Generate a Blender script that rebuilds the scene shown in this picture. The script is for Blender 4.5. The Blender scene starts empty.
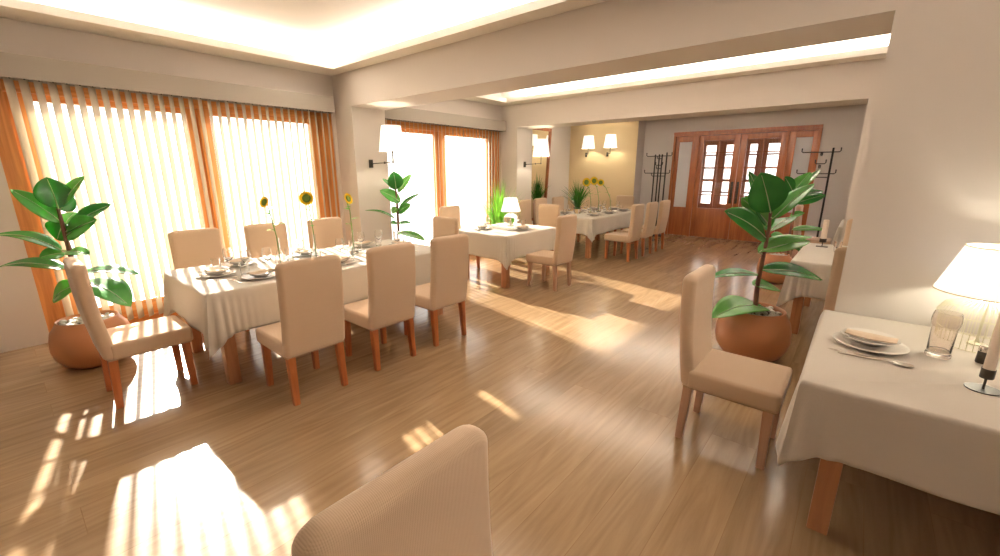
import bpy, bmesh, math, random
from mathutils import Vector, Matrix, noise
PI=math.pi; rnd=random.Random(7)
SC=bpy.context.scene; COL=SC.collection
# ------------------------------------------------------------------ materials
def new_mat(name):
    m=bpy.data.materials.new(name); m.use_nodes=True; nt=m.node_tree
    return m,nt,nt.nodes['Principled BSDF'],nt.nodes['Material Output']
def pm(name,col,rough=.6,metal=0,spec=.5,bump=0,bscale=60,coat=0,var=0,sheen=0,sub=0):
    m,nt,b,o=new_mat(name); N=nt.nodes; L=nt.links
    b.inputs['Base Color'].default_value=(*col,1); b.inputs['Roughness'].default_value=rough
    b.inputs['Metallic'].default_value=metal; b.inputs['Specular IOR Level'].default_value=spec
    b.inputs['Coat Weight'].default_value=coat; b.inputs['Sheen Weight'].default_value=sheen
    if bump or var:
        tc=N.new('ShaderNodeTexCoord'); nz=N.new('ShaderNodeTexNoise'); nz.inputs['Scale'].default_value=bscale
        nz.inputs['Detail'].default_value=4; L.new(tc.outputs['Object'],nz.inputs['Vector'])
        if bump:
            bp=N.new('ShaderNodeBump'); bp.inputs['Strength'].default_value=bump; bp.inputs['Distance'].default_value=.004
            L.new(nz.outputs['Fac'],bp.inputs['Height']); L.new(bp.outputs['Normal'],b.inputs['Normal'])
        if var:
            mx=N.new('ShaderNodeMix'); mx.data_type='RGBA'
            mx.inputs[6].default_value=(*[c*(1-var) for c in col],1); mx.inputs[7].default_value=(*[min(1,c*(1+var)) for c in col],1)
            n2=N.new('ShaderNodeTexNoise'); n2.inputs['Scale'].default_value=2.5; L.new(tc.outputs['Object'],n2.inputs['Vector'])
            L.new(n2.outputs['Fac'],mx.inputs[0]); L.new(mx.outputs[2],b.inputs['Base Color'])
    return m
def weave(name,col,scale=260,rough=.9,sheen=.3):
    m,nt,b,o=new_mat(name); N=nt.nodes; L=nt.links
    b.inputs['Base Color'].default_value=(*col,1); b.inputs['Roughness'].default_value=rough
    b.inputs['Specular IOR Level'].default_value=.25; b.inputs['Sheen Weight'].default_value=sheen
    tc=N.new('ShaderNodeTexCoord')
    ws=[]
    for d in ('X','Z'):
        w=N.new('ShaderNodeTexWave'); w.bands_direction=d; w.inputs['Scale'].default_value=scale/6.28
        L.new(tc.outputs['Object'],w.inputs['Vector']); ws.append(w)
    w3=N.new('ShaderNodeTexWave'); w3.bands_direction='Y'; w3.inputs['Scale'].default_value=scale/6.28
    L.new(tc.outputs['Object'],w3.inputs['Vector'])
    a=N.new('ShaderNodeMath'); a.operation='ADD'; L.new(ws[0].outputs['Fac'],a.inputs[0]); L.new(ws[1].outputs['Fac'],a.inputs[1])
    a2=N.new('ShaderNodeMath'); a2.operation='ADD'; L.new(a.outputs[0],a2.inputs[0]); L.new(w3.outputs['Fac'],a2.inputs[1])
    bp=N.new('ShaderNodeBump'); bp.inputs['Strength'].default_value=.25; bp.inputs['Distance'].default_value=.0015
    L.new(a2.outputs[0],bp.inputs['Height']); L.new(bp.outputs['Normal'],b.inputs['Normal'])
    return m
def wood(name,c1,c2,rough=.4,coat=.2,axis='Z',scale=1.0):
    m,nt,b,o=new_mat(name); N=nt.nodes; L=nt.links
    tc=N.new('ShaderNodeTexCoord'); mp=N.new('ShaderNodeMapping'); L.new(tc.outputs['Object'],mp.inputs['Vector'])
    s=[18*scale,18*scale,18*scale]; s['XYZ'.index(axis)]=1.2*scale; mp.inputs['Scale'].default_value=s
    nz=N.new('ShaderNodeTexNoise'); nz.inputs['Scale'].default_value=1.6; nz.inputs['Detail'].default_value=6; nz.inputs['Distortion'].default_value=.6
    L.new(mp.outputs[0],nz.inputs['Vector'])
    r=N.new('ShaderNodeValToRGB'); r.color_ramp.elements[0].position=.3; r.color_ramp.elements[1].position=.7
    r.color_ramp.elements[0].color=(*c1,1); r.color_ramp.elements[1].color=(*c2,1)
    L.new(nz.outputs['Fac'],r.inputs[0]); L.new(r.outputs[0],b.inputs['Base Color'])
    b.inputs['Roughness'].default_value=rough; b.inputs['Coat Weight'].default_value=coat; b.inputs['Coat Roughness'].default_value=.2
    return m
def thin_glass(name,tint=(1,1,1),refl=.9,rough=.02,ior=1.45):
    m,nt,b,o=new_mat(name); N=nt.nodes; L=nt.links; N.remove(b)
    t=N.new('ShaderNodeBsdfTransparent'); t.inputs[0].default_value=(*tint,1)
    g=N.new('ShaderNodeBsdfGlossy'); g.inputs['Roughness'].default_value=rough
    f=N.new('ShaderNodeLayerWeight'); f.inputs['Blend'].default_value=.5
    p=N.new('ShaderNodeMath'); p.operation='POWER'; p.inputs[1].default_value=4.5; L.new(f.outputs['Facing'],p.inputs[0])
    k=N.new('ShaderNodeMath'); k.operation='MULTIPLY_ADD'; k.inputs[1].default_value=refl*.9; k.inputs[2].default_value=.09*refl; L.new(p.outputs[0],k.inputs[0])
    x=N.new('ShaderNodeMixShader'); L.new(k.outputs[0],x.inputs[0]); L.new(t.outputs[0],x.inputs[1]); L.new(g.outputs[0],x.inputs[2])
    L.new(x.outputs[0],o.inputs['Surface']); return m
def translucent(name,col,fac=.5,emit=0,ecol=None,tcol=None):
    m,nt,b,o=new_mat(name); N=nt.nodes; L=nt.links
    b.inputs['Base Color'].default_value=(*col,1); b.inputs['Roughness'].default_value=.8; b.inputs['Specular IOR Level'].default_value=.2
    if emit:
        b.inputs['Emission Color'].default_value=(*(ecol or col),1); b.inputs['Emission Strength'].default_value=emit
    t=N.new('ShaderNodeBsdfTranslucent'); t.inputs[0].default_value=(*(tcol or col),1)
    x=N.new('ShaderNodeMixShader'); x.inputs[0].default_value=fac
    L.new(b.outputs[0],x.inputs[1]); L.new(t.outputs[0],x.inputs[2]); L.new(x.outputs[0],o.inputs['Surface']); return m
def real_glass(name,col=(1,1,1)):
    m,nt,b,o=new_mat(name); b.inputs['Base Color'].default_value=(*col,1); b.inputs['Roughness'].default_value=0
    b.inputs['Transmission Weight'].default_value=1; b.inputs['IOR'].default_value=1.45; return m
def floor_mat():
    m,nt,b,o=new_mat('oak_planks'); N=nt.nodes; L=nt.links
    tc=N.new('ShaderNodeTexCoord'); sp=N.new('ShaderNodeSeparateXYZ'); L.new(tc.outputs['Object'],sp.inputs[0])
    cb=N.new('ShaderNodeCombineXYZ'); L.new(sp.outputs['Y'],cb.inputs['X']); L.new(sp.outputs['X'],cb.inputs['Y'])
    br=N.new('ShaderNodeTexBrick'); br.offset=.37; br.inputs['Scale'].default_value=1; br.inputs['Mortar Size'].default_value=.0016
    br.inputs['Brick Width'].default_value=4.2; br.inputs['Row Height'].default_value=.245; br.inputs['Bias'].default_value=0
    br.inputs['Color1'].default_value=(0,0,0,1); br.inputs['Color2'].default_value=(1,1,1,1); br.inputs['Mortar'].default_value=(.5,.5,.5,1)
    L.new(cb.outputs[0],br.inputs['Vector'])
    # grain: stretched noise, shifted per plank
    ad=N.new('ShaderNodeVectorMath'); ad.operation='MULTIPLY_ADD'; L.new(br.outputs['Color'],ad.inputs[0]); ad.inputs[1].default_value=(7,3,0)
    L.new(cb.outputs[0],ad.inputs[2])
    mp=N.new('ShaderNodeMapping'); mp.inputs['Scale'].default_value=(.8,9,1); L.new(ad.outputs[0],mp.inputs[0])
    nz=N.new('ShaderNodeTexNoise'); nz.inputs['Scale'].default_value=1.5; nz.inputs['Detail'].default_value=7; nz.inputs['Roughness'].default_value=.65; nz.inputs['Distortion'].default_value=.5
    L.new(mp.outputs[0],nz.inputs['Vector'])
    mp2=N.new('ShaderNodeMapping'); mp2.inputs['Scale'].default_value=(.45,3.6,1); L.new(ad.outputs[0],mp2.inputs[0])
    n2=N.new('ShaderNodeTexNoise'); n2.inputs['Scale'].default_value=.9; n2.inputs['Detail'].default_value=1; n2.inputs['Distortion'].default_value=.3; L.new(mp2.outputs[0],n2.inputs['Vector'])
    ml=N.new('ShaderNodeMath'); ml.operation='MULTIPLY'; ml.inputs[1].default_value=85; L.new(n2.outputs['Fac'],ml.inputs[0])
    sn=N.new('ShaderNodeMath'); sn.operation='SINE'; L.new(ml.outputs[0],sn.inputs[0])
    wv=N.new('ShaderNodeMath'); wv.operation='MULTIPLY_ADD'; wv.inputs[1].default_value=.3; wv.inputs[2].default_value=.5; L.new(sn.outputs[0],wv.inputs[0])
    mix=N.new('ShaderNodeMix'); mix.data_type='FLOAT'; mix.inputs[0].default_value=.16; L.new(nz.outputs['Fac'],mix.inputs[2]); L.new(wv.outputs[0],mix.inputs[3])
    r=N.new('ShaderNodeValToRGB'); e=r.color_ramp.elements; e[0].position=.28; e[0].color=(*FL1,1); e[1].position=.72; e[1].color=(*FL2,1)
    L.new(mix.outputs[0],r.inputs[0])
    hs=N.new('ShaderNodeHueSaturation'); L.new(r.outputs[0],hs.inputs['Color'])
    mr=N.new('ShaderNodeMapRange'); mr.inputs[3].default_value=.9; mr.inputs[4].default_value=1.07
    sc=N.new('ShaderNodeSeparateColor'); L.new(br.outputs['Color'],sc.inputs[0]); L.new(sc.outputs[0],mr.inputs[0]); L.new(mr.outputs[0],hs.inputs['Value'])
    mm=N.new('ShaderNodeMix'); mm.data_type='RGBA'; mm.blend_type='MULTIPLY'; L.new(br.outputs['Fac'],mm.inputs[0]); L.new(hs.outputs[0],mm.inputs[6]); mm.inputs[7].default_value=(.86,.80,.74,1)
    L.new(mm.outputs[2],b.inputs['Base Color'])
    b.inputs['Roughness'].default_value=FLR; b.inputs['Specular IOR Level'].default_value=.5
    rr=N.new('ShaderNodeMapRange'); rr.inputs[3].default_value=FLR-.05; rr.inputs[4].default_value=FLR+.08; L.new(nz.outputs['Fac'],rr.inputs[0]); L.new(rr.outputs[0],b.inputs['Roughness'])
    bp=N.new('ShaderNodeBump'); bp.inputs['Strength'].default_value=.05; bp.inputs['Distance'].default_value=.001; L.new(nz.outputs['Fac'],bp.inputs['Height']); L.new(bp.outputs[0],b.inputs['Normal'])
    return m
def leaf_mat(name,c1,c2):
    m,nt,b,o=new_mat(name); N=nt.nodes; L=nt.links
    tc=N.new('ShaderNodeTexCoord'); nz=N.new('ShaderNodeTexNoise'); nz.inputs['Scale'].default_value=5; L.new(tc.outputs['Object'],nz.inputs['Vector'])
    r=N.new('ShaderNodeValToRGB'); e=r.color_ramp.elements; e[0].position=.35; e[0].color=(*c1,1); e[1].position=.7; e[1].color=(*c2,1)
    L.new(nz.outputs['Fac'],r.inputs[0]); L.new(r.outputs[0],b.inputs['Base Color']); b.inputs['Roughness'].default_value=.26
    t=N.new('ShaderNodeBsdfTranslucent'); t.inputs[0].default_value=(c2[0]*1.6,c2[1]*1.8,c2[2],1)
    x=N.new('ShaderNodeMixShader'); x.inputs[0].default_value=.22; L.new(b.outputs[0],x.inputs[1]); L.new(t.outputs[0],x.inputs[2]); L.new(x.outputs[0],o.inputs['Surface'])
    return m
FL1=(.29,.18,.092); FL2=(.44,.29,.16); FLR=.18
M={}
M['wall']=pm('warm_white_plaster',(.72,.65,.59),.85,bump=.05,bscale=40)
M['ceil']=pm('cream_ceiling_paint',(.86,.80,.72),.85,bump=.03,bscale=40)
M['accent']=pm('ochre_wall_paint',(.80,.62,.36),.8,bump=.05,bscale=40)
M['grey']=pm('grey_wall_paint',(.62,.56,.52),.85,bump=.05,bscale=40)
M['pelmet']=pm('taupe_pelmet_paint',(.40,.355,.30),.7,bump=.04,bscale=60)
M['floor']=floor_mat()
M['frame']=wood('orange_pine',(.56,.20,.055),(.80,.36,.11),.4,.25,'Z')
M['frameh']=wood('orange_pine_rail',(.56,.20,.055),(.80,.36,.11),.4,.25,'Y')
M['door']=wood('cherry_door_wood',(.32,.085,.025),(.47,.15,.045),.35,.3,'Z',.7)
M['leg']=wood('red_brown_leg_wood',(.40,.105,.028),(.56,.17,.05),.4,.3,'Z')
M['sheenleg']=wood('leg_wood_with_sheen',(.52,.30,.2),(.62,.38,.26),.35,.4,'Z')  # leg wood lightened; specular sheen is put into its colour
M['tableleg']=wood('table_leg_wood',(.42,.17,.075),(.55,.25,.12),.4,.2,'Z')
M['fabric']=weave('beige_upholstery',(.68,.49,.33),500,.85,.35)
M['welt']=weave('upholstery_seam',(.5,.34,.22),500,.9,.1)
M['cloth']=weave('cream_linen',(.66,.60,.52),800,.9,.25)
M['cloth_shaded']=weave('beige_linen',(.57,.50,.42),800,.9,.2)  # darker copy of the cream linen; weaker light is put into the colour
M['vane']=translucent('ivory_blind_fabric',(.84,.75,.58),.30,tcol=(.55,.47,.35))
def see_through(m,f):
    nt=m.node_tree; N=nt.nodes; L=nt.links; o=N['Material Output']; src=o.inputs['Surface'].links[0].from_socket
    t=N.new('ShaderNodeBsdfTransparent'); x=N.new('ShaderNodeMixShader'); x.inputs[0].default_value=f
    L.new(src,x.inputs[1]); L.new(t.outputs[0],x.inputs[2]); L.new(x.outputs[0],o.inputs['Surface'])
see_through(M['vane'],.18)
M['clip']=pm('dark_clip',(.08,.07,.06),.4)
M['glass']=real_glass('clear_glass')
M['pane']=thin_glass('window_glass',(1,1,1),.4)
M['smoke']=real_glass('drinking_glass',(.95,.90,.87))
M['frost']=translucent('frosted_glass',(.85,.84,.82),.6)
M['mirror']=pm('mirror_silver',(.9,.88,.84),.02,1)
M['china']=pm('white_china',(.82,.76,.68),.2,coat=.5)
M['napkin']=weave('tan_napkin',(.70,.54,.38),700,.9,.2)
M['steel']=pm('polished_steel',(.75,.7,.64),.18,1)
M['black']=pm('black_iron',(.025,.022,.02),.45,.3)
M['bronze']=pm('dark_bronze',(.09,.075,.06),.4,.7)
M['wax']=pm('ivory_wax',(.85,.72,.6),.5)
M['terra']=pm('terracotta',(.56,.235,.10),.42,coat=.15,var=.18,bump=.08,bscale=18)
M['soil']=pm('dark_soil',(.05,.03,.02),.95,bump=.6,bscale=60)
M['pebble']=pm('white_pebbles',(.62,.58,.5),.6)
M['leafA']=leaf_mat('rubber_leaf_dark',(.03,.20,.04),(.07,.34,.065)); M['leafC']=leaf_mat('rubber_leaf_mid',(.07,.32,.06),(.16,.48,.11))
M['leafB']=leaf_mat('rubber_leaf_light',(.10,.36,.07),(.24,.54,.14))
M['vein']=pm('leaf_midrib',(.5,.66,.3),.45)
M['bark']=pm('brown_stem',(.22,.10,.06),.7,bump=.3,bscale=80)
M['grass']=leaf_mat('grass_blade',(.08,.28,.025),(.24,.50,.08))
M['grassd']=leaf_mat('dark_grass_blade',(.02,.10,.015),(.07,.25,.03))
M['petal']=translucent('yellow_petal',(.85,.58,.03),.3)
M['disc']=pm('sunflower_disc',(.16,.24,.03),.9,bump=.8,bscale=200)
M['stem']=pm('green_stem',(.16,.32,.06),.5)
M['shade']=translucent('ivory_lamp_shade',(.9,.88,.82),.08,emit=.46,ecol=(1,.985,.94))
M['shadetrim']=pm('shade_trim',(.75,.62,.42),.7)
M['wire']=pm('cream_wire',(.75,.70,.52),.4,.2)
M['led']=None
# ------------------------------------------------------------------ mesh helpers
def box(bm,c,s,rz=0,bev=0,seg=2):
    r=bmesh.ops.create_cube(bm,size=1,matrix=Matrix.Translation(c)@Matrix.Rotation(rz,4,'Z')@Matrix.Diagonal((*s,1)))
    if bev:
        es=list({e for v in r['verts'] for e in v.link_edges})
        bmesh.ops.bevel(bm,geom=es,offset=bev,segments=seg,profile=.6,affect='EDGES',clamp_overlap=True)
def b2(bm,a,b,bev=0): box(bm,[(p+q)/2 for p,q in zip(a,b)],[abs(q-p) for p,q in zip(a,b)],0,bev)
def lathe(bm,prof,n=28,c=(0,0,0),sx=1):
    rings=[]
    for r,z in prof:
        if r<1e-5: rings.append([bm.verts.new((c[0],c[1],c[2]+z))])
        else: rings.append([bm.verts.new((c[0]+r*math.cos(2*PI*i/n)*sx,c[1]+r*math.sin(2*PI*i/n),c[2]+z)) for i in range(n)])
    for a,b in zip(rings,rings[1:]):
        for i in range(n):
            j=(i+1)%n
            if len(a)==1 and len(b)==1: break
            if len(a)==1: bm.faces.new((a[0],b[i],b[j]))
            elif len(b)==1: bm.faces.new((a[i],a[j],b[0]))
            else: bm.faces.new((a[i],a[j],b[j],b[i]))
def tube(bm,pts,r,n=8,r2=None,cap=True):
    pts=[Vector(p) for p in pts]; rings=[]; up=None
    for i,p in enumerate(pts):
        t=(pts[min(i+1,len(pts)-1)]-pts[max(i-1,0)]).normalized()
        if up is None: up=t.orthogonal().normalized()
        up=(up-t*up.dot(t)).normalized(); s=t.cross(up)
        rr=r if r2 is None else r+(r2-r)*i/(len(pts)-1)
        rings.append([bm.verts.new(p+(up*math.cos(2*PI*k/n)+s*math.sin(2*PI*k/n))*rr) for k in range(n)])
    for a,b in zip(rings,rings[1:]):
        for k in range(n): bm.faces.new((a[k],a[(k+1)%n],b[(k+1)%n],b[k]))
    if cap: bm.faces.new(rings[0][::-1]); bm.faces.new(rings[-1])
def prism(bm,poly,z0,z1):
    lo=[bm.verts.new((x,y,z0)) for x,y in poly]; hi=[bm.verts.new((x,y,z1)) for x,y in poly]; n=len(poly)
    bm.faces.new(lo[::-1]); bm.faces.new(hi)
    for i in range(n): bm.faces.new((lo[i],lo[(i+1)%n],hi[(i+1)%n],hi[i]))
def obj(name,bm,mat,parent=None,smooth=True,ang=40,loc=None,rz=0,label=None,cat=None,group=None,kind=None):
    bmesh.ops.recalc_face_normals(bm,faces=bm.faces)
    me=bpy.data.meshes.new(name); bm.to_mesh(me); bm.free()
    if isinstance(mat,str): mat=M[mat]
    if isinstance(mat,list):
        for x in mat: me.materials.append(M[x])
    elif mat: me.materials.append(mat)
    if smooth:
        for p in me.polygons: p.use_smooth=True
        try: me.set_sharp_from_angle(angle=math.radians(ang))
        except Exception: pass
    o=bpy.data.objects.new(name,me); COL.objects.link(o)
    if parent: o.parent=parent
    if loc: o.location=loc
    o.rotation_euler.z=rz
    tagp(o,label,cat,group,kind)
    return o
def tagp(o,label=None,cat=None,group=None,kind=None):
    if label: o['label']=label
    if cat: o['category']=cat
    if group: o['group']=group
    if kind: o['kind']=kind
    return o
def thing(name,label,cat,loc=(0,0,0),rz=0,group=None):
    o=bpy.data.objects.new(name,None); COL.objects.link(o); o.location=loc; o.rotation_euler.z=rz
    o.empty_display_size=.1
    return tagp(o,label,cat,group)
KIDS={}
def kids(o): return [c for c in bpy.data.objects if c.parent==o]
def dup(o,loc,rz,label,group=None,parent=None):
    c=o.copy(); COL.objects.link(c)
    if parent is None:
        c.location=loc; c.rotation_euler.z=rz; c['label']=label
        if group: c['group']=group
        elif 'group' in c and group=='' : del c['group']
    else: c.parent=parent
    for k in kids(o): dup(k,None,None,None,None,c)
    return c
def BM(): return bmesh.new()
def struct(name,bm,mat,parent=None,smooth=False): return obj(name,bm,mat,parent,smooth,kind=None if parent else 'structure')
COVE1=12; COVE2=12; FILL_REAR=17; LAMP_T=3.2; LAMP_W=8; WORLD=2.1; SUN=19; EXPO=.62
PLANTS = {
 'A': ([(-0.012,-0.01,1.34),(-0.011,-0.01,1.22),(-0.009,-0.008,1.061),(-0.006,-0.005,0.965),(-0.025,-0.021,0.59),(-0.011,-0.009,0.384)],
  [(0.049,-0.013,1.316,-0.006,-0.032,1.556,0.231,0.944,0.233,0.232,0.1),
   (-0.011,-0.009,1.202,-0.038,-0.234,1.469,0.158,0.847,0.361,0.39,0.12),
   (0.011,0.009,1.336,0.052,0.179,1.563,0.222,0.26,-0.795,0.548,0.05),
   (-0.079,0.001,1.299,-0.072,0.101,1.387,0.176,0.741,-0.471,0.479,0.1),
   (0.007,0.006,1.133,0.248,0.277,1.342,0.208,0.257,-0.723,0.641,0.12),
   (-0.002,-0.002,1.099,0.349,0.159,1.237,0.188,0.296,-0.906,0.303,0.1),
   (-0.074,0.005,1.177,-0.127,0.095,1.271,0.149,0.566,-0.411,0.715,0.1),
   (-0.026,0.005,1.199,-0.097,-0.055,1.058,0.211,0.663,-0.748,-0.016,0.1),
   (-0.05,-0.043,0.975,-0.349,-0.43,1.11,0.199,0.236,0.154,0.96,0.25),
   (-0.044,-0.037,0.956,-0.022,-0.181,0.942,0.164,0.478,-0.011,0.878,0.1),
   (-0.042,-0.036,0.965,0.253,0.079,0.962,0.142,0.123,-0.293,0.948,0.1),
   (-0.048,-0.041,0.819,-0.566,-0.477,0.798,0.197,0.08,-0.144,0.986,0.2),
   (-0.045,-0.038,0.76,0.263,0.357,0.749,0.187,0.122,-0.067,0.99,0.2),
   (-0.01,-0.009,0.71,0.433,0.231,0.531,0.303,0.327,0.098,0.94,0.25),
   (-0.014,-0.012,0.69,-0.197,-0.166,0.549,0.193,0.284,-0.809,0.515,0.2),
   (-0.114,-0.029,0.615,-0.213,0.158,0.599,0.237,0.262,0.218,0.94,0.15)]),
 'B': ([(-0.079,-0.067,1.363),(-0.071,-0.06,1.126),(-0.072,-0.06,0.884),(-0.079,-0.067,0.616),(-0.084,-0.071,0.321)],
  [(-0.073,-0.062,1.353,-0.05,-0.109,1.596,0.227,0.947,-0.284,-0.148,0.1),
   (-0.035,-0.03,1.181,-0.16,-0.27,1.344,0.224,0.802,-0.013,0.597,0.1),
   (-0.098,-0.015,1.311,-0.002,0.16,1.56,0.162,0.099,-0.831,0.547,0.05),
   (-0.127,-0.04,1.341,-0.341,-0.085,1.497,0.137,0.569,0.11,0.815,0.1),
   (-0.058,-0.049,1.09,0.097,0.217,1.295,0.139,-0.077,-0.581,0.81,0.1),
   (-0.068,-0.057,1.036,0.142,0.012,1.152,0.151,0.065,-0.905,0.421,0.1),
   (-0.072,-0.061,1.106,-0.109,-0.132,1.028,0.124,0.312,-0.767,0.56,0.05),
   (-0.088,-0.074,0.935,-0.377,-0.385,1.07,0.109,0.326,0.107,0.939,0.2),
   (-0.082,-0.069,0.888,-0.112,-0.162,0.894,0.088,0.509,-0.107,0.854,0.05),
   (-0.072,-0.06,0.884,0.066,0.056,0.892,0.1,0.194,-0.296,0.935,0.05),
   (-0.08,-0.068,0.757,0.31,0.1,0.657,0.18,0.299,-0.132,0.945,0.1),
   (-0.08,-0.068,0.406,0.058,0.184,0.557,0.208,0.04,-0.529,0.848,0.1),
   (-0.084,-0.071,0.491,-0.396,-0.199,0.472,0.207,0.081,-0.337,0.938,0.1)]),
 'C': ([(-0.003,-0.003,1.297),(0.006,0.005,1.142),(-0.002,-0.001,0.918),(-0.013,-0.011,0.654),(-0.003,-0.003,0.415),(0.009,0.007,0.24)],
  [(0.005,-0.036,1.275,-0.087,-0.154,1.59,0.299,0.528,-0.834,-0.159,0.08),
   (0.025,-0.019,1.223,0.255,0.053,1.507,0.235,-0.59,-0.527,0.612,0.05),
   (-0.005,0.063,1.16,-0.225,-0.028,1.381,0.263,0.677,-0.599,0.427,0.1),
   (0.005,0.085,1.14,-0.15,0.076,1.38,0.213,0.755,-0.457,0.471,0.1),
   (-0.003,-0.003,1.056,-0.263,-0.384,1.293,0.263,0.825,-0.248,0.508,0.12),
   (-0.04,-0.034,0.934,0.282,0.372,1.053,0.226,-0.089,-0.215,0.973,0.15),
   (-0.012,-0.037,0.954,0.289,0.136,1.044,0.211,-0.014,-0.442,0.897,0.1),
   (-0.011,-0.009,0.787,0.415,0.215,0.721,0.243,0.258,-0.21,0.943,0.15),
   (-0.016,-0.013,0.744,-0.329,-0.278,0.721,0.177,0.047,-0.142,0.989,0.12),
   (-0.045,-0.038,0.654,0.128,0.269,0.568,0.173,0.452,-0.005,0.892,0.1),
   (0.069,0.058,0.443,-0.253,-0.375,0.396,0.335,0.05,-0.143,0.988,0.25),
   (-0.041,0.1,1.16,-0.218,0.086,1.604,0.258,0.875,-0.347,0.337,0.1),
   (-0.006,0.103,1.099,0.123,0.374,1.214,0.219,-0.263,-0.27,0.926,0.1)]),
 'D': ([(0.093,0.079,1.285),(0.095,0.08,1.019),(0.095,0.081,0.692),(0.12,0.101,0.3),(0.138,0.116,0.128)],
  [(0.059,0.05,1.296,-0.056,-0.115,1.526,0.214,0.897,-0.413,0.155,0.05),
   (0.057,0.048,1.312,0.198,0.235,1.587,0.26,-0.403,-0.648,0.646,0.05),
   (0.115,0.097,1.338,0.291,0.38,1.623,0.235,-0.511,-0.431,0.743,0.05),
   (0.105,0.088,1.259,0.37,0.38,1.325,0.215,0.211,-0.395,0.894,0.05),
   (0.098,0.083,1.153,0.417,0.217,1.28,0.269,-0.104,-0.544,0.833,0.05),
   (0.06,0.051,0.965,0.229,0.058,1.029,0.174,-0.295,-0.461,0.837,0.05),
   (0.11,0.093,0.775,0.506,0.36,0.777,0.191,0.154,-0.234,0.96,0.1),
   (0.098,0.082,0.609,-0.098,-0.218,0.708,0.22,0.62,-0.153,0.77,0.1),
   (0.101,0.085,0.554,0.284,0.375,0.451,0.221,0.646,-0.143,0.75,0.1)]),
}
# ================================================================== SETTING
XL=-5.76; XR3=.95
CZ=2.85
bm=BM(); b2(bm,(-6.8,-4.3,-.12),(4.2,11.3,0)); struct('floor',bm,'floor')
def wall_x(bm,x0,x1,y0,y1,z1,holes):
    y=y0
    for (a,b,za,zb) in holes:
        b2(bm,(x0,y,0),(x1,a,z1))
        if za>0: b2(bm,(x0,a,0),(x1,b,za))
        b2(bm,(x0,a,zb),(x1,b,z1)); y=b
    b2(bm,(x0,y,0),(x1,y1,z1))
ZT=3.3
bm=BM(); wall_x(bm,XL-.2,XL,-4.2,7.4,ZT,[(.12,3.24,0,2.4),(3.95,6.82,0,2.4)])
b2(bm,(-6.7,7.4,0),(-6.5,11.4,ZT)); b2(bm,(-6.7,7.3,0),(XL-.2,7.4,ZT))
struct('wall_left',bm,'wall')
bm=BM(); b2(bm,(-6.7,11.2,0),(-3.8,11.4,ZT)); b2(bm,(-.84,11.2,0),(1.2,11.4,ZT)); b2(bm,(-3.8,11.2,2.52),(-.84,11.4,ZT)); struct('wall_back',bm,'grey')
bm=BM(); b2(bm,(-6.5,10.75,0),(-4.55,11.2,CZ)); 
o=struct('wall_accent',bm,'accent')
o.data.materials.append(M['grey'])
for p in o.data.polygons:
    if abs(p.normal.x)>.5: p.material_index=1
bm=BM(); b2(bm,(XR3,3.81,0),(XR3+.2,11.2,ZT)); b2(bm,(3.6,-4.2,0),(3.8,3.29,ZT)); struct('wall_right',bm,'wall')
bm=BM(); b2(bm,(-5.96,-4.4,0),(3.8,-4.2,ZT)); struct('wall_front',bm,'wall')
# portal 1 (pier, beam) and portal 2
bm=BM(); b2(bm,(XL,3.29,0),(-5.34,3.81,CZ)); b2(bm,(-5.34,3.29,2.43),(-.024,3.81,CZ)); b2(bm,(-.024,3.29,0),(3.8,3.81,CZ)); b2(bm,(XL,3.29,CZ),(3.8,3.81,ZT)); struct('trim_1',bm,'wall')
bm=BM(); b2(bm,(XL,6.87,0),(-5.36,7.38,CZ)); b2(bm,(-5.36,6.87,2.43),(-.13,7.38,CZ)); b2(bm,(-.13,6.87,0),(XR3,7.38,CZ)); b2(bm,(XL,6.87,CZ),(XR3,7.38,ZT)); struct('trim_2',bm,'wall')
# ceiling: soffits at 2.85 with raised trays
TZ=3.1
def tray(bm,x0,x1,y0,y1,a,b,c,d):   # outer rect, opening rect a<x<b, c<y<d
    t=.07
    for r in ((x0,y0,a,y1),(b,y0,x1,y1),(a,y0,b,c),(a,d,b,y1)): b2(bm,(r[0],r[1],CZ),(r[2],r[3],CZ+t))
    b2(bm,(x0,y0,TZ),(x1,y1,TZ+.1))
bm=BM()
tray(bm,XL,3.6,-4.2,3.29,-5.36,3.2,-3.8,3.09)
tray(bm,XL,XR3,3.81,6.87,-5.4,.55,4.1,6.59)
tray(bm,-6.5,XR3,7.38,11.2,-6.0,.55,8.2,10.4)
struct('ceiling',bm,'ceil')
# LED strips lying on the soffit ledges; right-hand and rear-room ones unseen, added for fill
def cove(name,label,rects,col,energy):
    t=thing(name,label,'light',(0,0,0))
    for (x,y,sx,sy,n) in rects:
        bm=BM(); b2(bm,(x-sx/2,y-sy/2,CZ+.071),(x+sx/2,y+sy/2,CZ+.085)); obj('mounting_rail',bm,'ceil',t,False)
        l=bpy.data.lights.new('led_strip','AREA'); l.shape='RECTANGLE'; l.size=sx; l.size_y=sy; l.energy=energy*max(sx,sy)*(n or 1); l.color=col
        lo=bpy.data.objects.new('led_strip',l); COL.objects.link(lo); lo.parent=t; lo.location=(x,y,CZ+.095); lo.rotation_euler.x=PI
LC=(1,.965,.915)
cove('cove_light','warm light strip hidden in the ceiling tray above the long near table',[(-5.5,-.35,.1,6.8,0),(-1.1,3.17,8.4,.08,0),(3.35,-.35,.1,6.8,.75)],LC,COVE1)  # last strip is out of view, added to light the foreground chair
cove('cove_light','warm light strip hidden in the ceiling opening between the two beams',[(-2.4,6.73,5.8,.1,0),(-2.4,3.96,5.8,.1,0)],LC,COVE2)
cove('cove_light','added fill light strip, unseen in the ceiling of the rear room before the wooden doors',[(-2.7,10.6,6,.1,0),(-2.7,7.9,6,.1,0)],LC,FILL_REAR)  # unseen strips, added to brighten the rear room
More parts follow.
